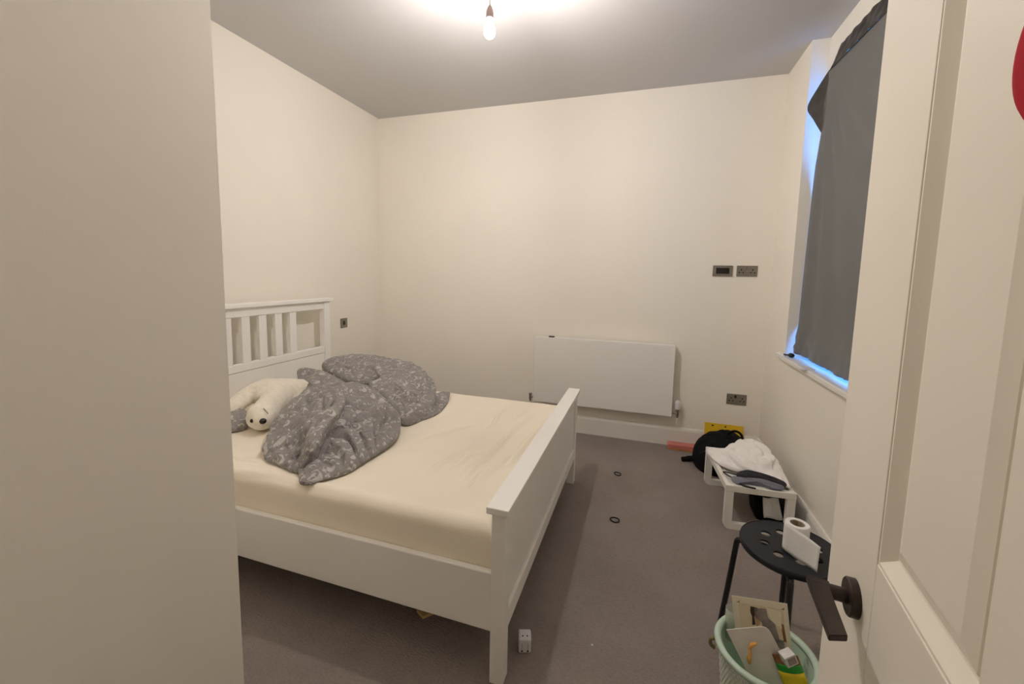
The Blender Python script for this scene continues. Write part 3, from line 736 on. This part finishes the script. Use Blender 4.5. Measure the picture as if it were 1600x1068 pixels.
# ------------------------------------------------------------------ back corner: backpack, folder, flat box, pouch
bp = thing('backpack', 'black backpack slumped on the carpet behind the bed tray', 'bag', (.61, 3.33, 0))
bm = bmesh.new(); lobe(bm, [(.445, 3.21, .05), (.52, 3.16, .06), (.64, 3.15, .08), (.75, 3.19, .10), (.79, 3.30, .12), (.78, 3.42, .14), (.70, 3.50, .15), (.57, 3.51, .13), (.45, 3.44, .09), (.405, 3.33, .05)], .165, .001, wr=.014, ws=7, seed=1.1, e=.8)
obj('body', bm, m_bag, bp, smooth=True)
bm = bmesh.new(); lobe(bm, [(.47, 3.19, .06), (.60, 3.155, .08), (.70, 3.18, .12), (.71, 3.26, .20), (.60, 3.27, .22), (.48, 3.26, .15)], .02, .03, wr=.006, ws=10, seed=6.1)
obj('front_pocket', bm, m_bag, bp, smooth=True)
bm = bmesh.new(); tube(bm, curve([(.645, 3.36, .255), (.650, 3.33, .285), (.668, 3.31, .305), (.695, 3.30, .308), (.722, 3.30, .285), (.735, 3.30, .235)], 6), .009, seg=8); obj('handle', bm, m_bag, bp, smooth=True)
bm = bmesh.new(); tube(bm, curve([(.46, 3.33, .06), (.41, 3.36, .035), (.37, 3.37, .022), (.335, 3.36, .018)], 6), [.022] * 12 + [.018] * 6 + [.012], seg=8); obj('strap', bm, m_bag, bp, smooth=True)
bm = bmesh.new(); tube(bm, curve([(.44, 3.235, .13), (.52, 3.20, .19), (.64, 3.20, .215), (.73, 3.24, .21)], 6), .003, seg=6); obj('zip', bm, m_black, bp, smooth=True)

fo = thing('card_folder', 'yellow card folder standing against the skirting behind the backpack', 'folder', (.665, 3.635, 0))
mx = Matrix.Translation((.665, 3.630, 0)) @ Matrix.Rotation(math.radians(-5), 4, 'X')
obj('cover', B(-.142, .142, -.004, .004, .001, .240, bev=.001, mx=mx), m_yellow, fo)
for x, z, w, h in ((-.083, .222, .016, .010), (.012, .222, .010, .014)):
    obj('printed_mark', B(x - w / 2, x + w / 2, -.0047, -.0038, z - h / 2, z + h / 2, mx=mx), m_hole, fo)
obj('printed_mark', PR([(-.02, 0), (.022, 0), (.002, .036)], (1, 0, 0), (0, 0, 1), (0, -1, 0), mx @ Vector((.062, -.004, .165)), .0008), m_brownp, fo)
fb = thing('flat_box', 'long flat pink and orange box on the floor along the back skirting', 'box', (.40, 3.595, 0))
obj('lid', B(.242, .560, 3.556, 3.640, .016, .046, bev=.002), m_pink, fb); obj('base', B(.244, .558, 3.558, 3.638, .0005, .016, bev=.001), m_orange, fb)
bm = bmesh.new(); lobe(bm, [(.81, 3.46, .14), (.88, 3.46, .14), (.89, 3.53, .145), (.87, 3.58, .14), (.81, 3.57, .14), (.80, 3.51, .14)], .014, .001, wr=.003)
tag(obj('red_pouch', bm, m_red, smooth=True, at=(.85, 3.52, 0)), 'bright red cloth pouch in the far corner behind the white cloth', 'pouch')

# ------------------------------------------------------------------ stool and paper roll
SC = Vector((.555, 1.68, 0))
st = thing('stool', 'black round stool with a ring of oval holes beside the door', 'stool', SC)
# seat: a disc with eight real holes, built as a cut grid of quads
seg = 96; bm = bmesh.new()
o2 = [(.160 * math.cos(2 * PI * k / seg), .160 * math.sin(2 * PI * k / seg)) for k in range(seg)]
edges = []
def loop2(pts):
    vs = [bm.verts.new((SC.x + x, SC.y + y, .450)) for x, y in pts]
    for i in range(len(vs)): edges.append(bm.edges.new((vs[i], vs[(i + 1) % len(vs)])))
loop2(o2)
for k in range(8):
    a = math.radians(5 + 45 * k); cx, cy = .0865 * math.cos(a), .0865 * math.sin(a)
    loop2([(cx + .0175 * math.cos(2 * PI * j / 20), cy + .0175 * math.sin(2 * PI * j / 20)) for j in range(20)])
bmesh.ops.triangle_fill(bm, edges=edges, use_beauty=True)
r = bmesh.ops.extrude_face_region(bm, geom=bm.faces[:])
for v in [q for q in r['geom'] if isinstance(q, bmesh.types.BMVert)]: v.co.z -= .007
obj('seat', bm, m_stoolp, st, smooth='auto')
bm = bmesh.new()
lathe(bm, [(.158, .452), (.163, .450), (.165, .442), (.163, .428), (.158, .426), (.156, .440)], c=SC, seg=64, close=True)
obj('seat_rim', bm, m_stoolp, st, smooth=True)
for a in (165, 255, 345, 75):
    d = Vector((math.cos(math.radians(a)), math.sin(math.radians(a)), 0))
    pts = [SC + d * .06 + Vector((0, 0, .419)), SC + d * .13 + Vector((0, 0, .419)), SC + d * .152 + Vector((0, 0, .417)), SC + d * .166 + Vector((0, 0, .407)), SC + d * .172 + Vector((0, 0, .390)),
           SC + d * .190 + Vector((0, 0, .20)), SC + d * .210 + Vector((0, 0, .006))]
    lg = obj('leg', T(curve(pts, 4), .0105, seg=10), m_stoolm, st, smooth='auto')
    obj('foot_cap', LA_([(0, 0), (.013, 0), (.0135, .012), (.0115, .018), (0, .018)], c=SC + d * .209, seg=14), m_black, lg, smooth='auto')
RC = Vector((.561, 1.653, .4525)); RR, RH = .0385, .104
ro = thing('paper_roll', 'white paper roll with a loose sheet standing on the black stool', 'paper roll', RC)
bm = bmesh.new(); lathe(bm, [(.0235, 0), (RR - .002, 0), (RR, .003), (RR, RH - .003), (RR - .002, RH), (.0235, RH)], c=RC, seg=40, close=True)
obj('roll', bm, m_paper, ro, smooth='auto')
bm = bmesh.new(); lathe(bm, [(.0215, .001), (.0233, .001), (.0233, RH - .002), (.0215, RH - .002)], c=RC, seg=32, close=True)
obj('core', bm, m_core, ro, smooth='auto')
bm = bmesh.new(); g = []; path = []
dirv = Vector((.67, -.74)).normalized(); a1 = math.atan2(-.67, -.74)
for k in range(8):                              # peels off the roll on its camera side and stands over the seat
    a = a1 - .9 + .9 * k / 7; path.append((RC.x + (RR + .0012) * math.cos(a), RC.y + (RR + .0012) * math.sin(a)))
a0 = Vector(path[-1])
for k in range(1, 13): path.append(tuple(a0 + dirv * .0085 * k))
for k, (x, y) in enumerate(path):
    f = max(0, (k - 7) / 12); row = []
    for j in range(9):
        h = j / 8; lean = Vector((-.74, -.67)) * (.012 * f * (1 - h) + .004 * math.sin(f * 6 + h * 2) * f)
        row.append(bm.verts.new((x + lean.x, y + lean.y, RC.z + .0012 + RH * .97 * h * (1 - .12 * f))))
    g.append(row)
for i in range(len(path) - 1):
    for j in range(8): bm.faces.new((g[i][j], g[i + 1][j], g[i + 1][j + 1], g[i][j + 1]))
o = obj('loose_sheet', bm, m_paper, ro, smooth=True); so = o.modifiers.new('thick', 'SOLIDIFY'); so.thickness = .0006

# ------------------------------------------------------------------ waste basket and contents
KC = Vector((.412, 1.370, 0)); KH = .280; KR = .137
bk = thing('waste_basket', 'mint green woven plastic waste basket full of rubbish by the stool', 'basket', KC)
bm = bmesh.new(); lathe(bm, [(0, .004), (.100, .004), (.104, .010), (KR - .006, KH - .012), (KR - .010, KH - .012), (.100, .014), (0, .014)], c=KC, seg=56); obj('liner', bm, m_mint, bk, smooth='auto')
bm = bmesh.new(); lathe(bm, [(KR - .012, KH - .016), (KR + .003, KH - .016), (KR + .007, KH - .006), (KR + .004, KH), (KR - .008, KH + .002), (KR - .014, KH - .004)], c=KC, seg=64, close=True); obj('rim', bm, m_mint, bk, smooth=True)
bm = bmesh.new()
for i in range(22):
    z = .016 + i * .0112; rr = .1045 + (KR - .006 - .1045) * z / KH
    for k in range(72):
        a = 2 * PI * (k + .5 * (i % 2)) / 72
        mxk = Matrix.Translation(KC + Vector((0, 0, z))) @ Matrix.Rotation(a, 4, 'Z') @ Matrix.Translation((rr, 0, 0))
        box(bm, -.0005, .0032, -.0040, .0040, -.0042, .0042, mx=mxk) if k % 1 == 0 and (36 < k < 66) else None
o = obj('weave', bm, m_basket, bk); o['kind'] = 'stuff'
bm = bmesh.new(); tube(bm, curve([(.272, 1.385, .258), (.262, 1.388, .252), (.260, 1.389, .238), (.266, 1.388, .228), (.276, 1.385, .226)], 4), .006, seg=8); obj('side_handle', bm, m_olive, bk, smooth=True)

pc = thing('photo_card', 'cream bordered picture card of a dark haired woman standing in the basket', 'card', (.41, 1.42, .20))
O = Vector((.319, 1.421, .393)); u = Vector((.158, .004, .012)); W = u.length; u.normalize(); v = Vector((.030, -.010, -.20)); v.normalize(); w = v.cross(u); w.normalize()
if w.y > 0: w = -w
obj('card', PR([(0, 0), (W, 0), (W, .185), (0, .185)], u, v, -w, O, .0012), m_card, pc)
pic = obj('picture', PR([(.018, .020), (W - .014, .020), (W - .012, .175), (.016, .175)], u, v, w, O, .0004), m_pbeige, pc)
for nm, poly, mm in (('picture_dress', [(.095, .022), (W - .020, .030), (W - .022, .085), (.115, .070), (.100, .055)], m_pwhite), ('picture_figure', [(.062, .030), (.098, .026), (.104, .050), (.118, .072), (.128, .130), (.086, .130), (.080, .075), (.064, .060)], m_pgrey),
                     ('picture_hair', [(.052, .026), (.072, .028), (.070, .040), (.060, .060), (.062, .084), (.052, .088), (.054, .060), (.050, .045)], m_phair),
                     ('picture_face', [(.060, .040), (.070, .042), (.076, .080), (.064, .090)], m_pskin), ('picture_chair', [(.134, .066), (.142, .070), (.146, .125), (.138, .125)], m_prust), ('picture_rug', [(.104, .118), (W - .020, .122), (W - .020, .150), (.104, .150)], m_pgrey)):
    obj(nm, PR(poly, u, v, w, O + w * .0004, .0004), mm, pic)
for x, y in ((.012, .012), (W - .020, .014)): obj('corner_mark', PR([(x, y + .008), (x + .010, y), (x + .010, y + .008)], u, v, w, O, .0005), m_pgrey, pc)

sl = thing('plastic_sleeve', 'frosted white plastic sleeve with an orange squiggle, in the basket', 'sleeve', (.37, 1.33, .2))
O = Vector((.295, 1.345, .330)); u = Vector((.108, -.006, .050)); W = u.length; u.normalize(); v = Vector((.062, -.02, -.107)); v.normalize(); w = v.cross(u).normalized()
if w.y > 0: w = -w
pts = [(0, 0)] + [(W - .018 + .018 * math.sin(t * PI / 8), .018 - .018 * math.cos(t * PI / 8)) for t in range(5)] + [(W, .17), (.0, .17)]
obj('sheet', PR(pts, u, v, -w, O, .0025), m_sleeve, sl)
bm = bmesh.new(); tube(bm, [O + u * a + v * b + w * .0012 for a, b in ((.066, .044), (.052, .046), (.040, .056), (.036, .070), (.026, .082), (.020, .098))], [.004, .006, .005, .003, .006, .004], seg=8)
obj('squiggle', bm, m_orgp, sl, smooth=True)

pk = thing('food_packet', 'yellow packet with green and brown bands lying in the basket', 'packet', (.47, 1.31, .25))
O = Vector((.412, 1.318, .318)); u = Vector((.070, .0, .004)); W = u.length; u.normalize(); v = Vector((.043, -.018, -.104)); v.normalize(); w = v.cross(u).normalized()
if w.y > 0: w = -w
def band(b0, b1, nm, mm):
    bm = bmesh.new(); g = []
    for i in range(9):
        row = []
        for j in range(13):
            b = b0 + (b1 - b0) * i / 8; t = j / 12; puff = math.sin(t * PI) ** .6 * min(1, b / .03) * .012
            row.append(bm.verts.new(O + u * (W * t) + v * (b - .010 * (t - .5)) + w * (puff + .0012 * noise.noise(Vector((t * 9, b * 90, 4))))))
        g.append(row)
    for i in range(8):
        for j in range(12): bm.faces.new((g[i][j], g[i][j + 1], g[i + 1][j + 1], g[i + 1][j]))
    o = obj(nm, bm, mm, pk, smooth=True); s = o.modifiers.new('thick', 'SOLIDIFY'); s.thickness = .002; s.offset = -1
band(0, .024, 'top_band', m_brownp); band(.024, .044, 'green_band', m_green); band(.044, .14, 'yellow_band', m_yprint)
mxs = Matrix.Translation((.452, 1.300, .330)) @ Matrix.Rotation(math.radians(-25), 4, 'Y') @ Matrix.Rotation(math.radians(20), 4, 'Z')
sb = thing('small_carton', 'small silver white carton lying on the yellow packet', 'carton', (.452, 1.300, .316))
obj('carton', B(-.019, .015, -.015, .015, -.013, .015, bev=.001, mx=mxs), m_foil, sb)
obj('front_label', B(-.013, .011, -.0158, -.0148, -.009, .011, mx=mxs), m_pgrey, sb)
bm = bmesh.new(); lathe(bm, [(.018, .20), (.022, .305), (.0228, .305), (.0188, .20)], c=(.334, 1.452, .02), seg=24, close=True)
tag(obj('clear_cup', bm, m_plast, smooth=True, at=(.325, 1.44, .22)), 'clear plastic cup behind the picture card in the basket', 'cup')

# ------------------------------------------------------------------ small things on the floor
def hair_tie(cx, cy, rx, ry, rot, label):
    pts = [(cx + rx * math.cos(t) * math.cos(rot) - ry * math.sin(t) * math.sin(rot), cy + rx * math.cos(t) * math.sin(rot) + ry * math.sin(t) * math.cos(rot), .0042 + .001 * math.sin(2 * t)) for t in [2 * PI * k / 28 for k in range(28)]]
    bm = bmesh.new(); tube(bm, pts, .0038, seg=8, closed=True)
    tag(obj('hair_tie', bm, m_oring, smooth=True, at=(cx, cy, 0)), label, 'hair tie', 'black hair ties on the carpet')
hair_tie(-.124, 2.966, .026, .021, -.9, 'black hair tie on the carpet nearer the radiator')
hair_tie(-.103, 2.376, .026, .023, -.4, 'black hair tie on the carpet nearer the camera')
ad = thing('travel_adapter', 'white two pin plug adapter on the carpet by the near bed leg', 'adapter', (-.372, 1.405, 0), math.radians(18))
def apart(nm, a, m, bev=0): return obj(nm, B(*a, bev=bev), m, ad, world=False)
apart('case', (-.0235, .0235, -.025, .025, 0, .056), m_white, .005)
for x in (-.0085, .0085):
    bm = bmesh.new(); lathe(bm, [(0, .0555), (.0030, .0555), (.0030, .0565), (0, .0565)], c=(x, -.008, 0), seg=12); obj('socket_hole', bm, m_hole, ad, world=False)
for x in (-.011, .011):
    apart('slot', (x - .0035, x + .0035, -.0256, -.0245, .012, .040), m_foil)
    apart('pin', (x - .003, x + .003, -.0262, -.0250, .007, .013), m_hole)
def scrap(cx, cy, rot, pts, m, label, nm='paper_scrap'):
    bm = bmesh.new(); c, s = math.cos(rot), math.sin(rot)
    prism(bm, [(x * c - y * s, x * s + y * c) for x, y in pts], (1, 0, 0), (0, 1, 0), (0, .1, 1), (cx, cy, .0005), .012)
    bmesh.ops.bevel(bm, geom=bm.edges[:], offset=.001, segments=1, affect='EDGES')
    tag(obj(nm, bm, m, at=(cx, cy, 0)), label, 'paper', 'scraps under the bed')
scrap(-.815, 1.425, .3, [(-.035, 0), (0, -.035), (.04, -.01), (.045, .03), (0, .05)], m_wood, 'tan paper scrap under the bed, nearest the footboard')
scrap(-.94, 1.450, -.2, [(-.04, -.02), (.035, -.02), (.045, .04), (-.03, .05)], mat('scrap_pinkish', (.42, .34, .30), .8), 'pale pinkish paper scrap under the bed beside the tan scrap')
bm = bmesh.new(); ball(bm, (-.127, 1.498, .003), .004, (1.3, .8, .7), seg=10)
tag(obj('crumb', bm, m_paper, smooth=True, at=(-.127, 1.498, 0)), 'tiny white crumb on the open carpet', 'crumb')
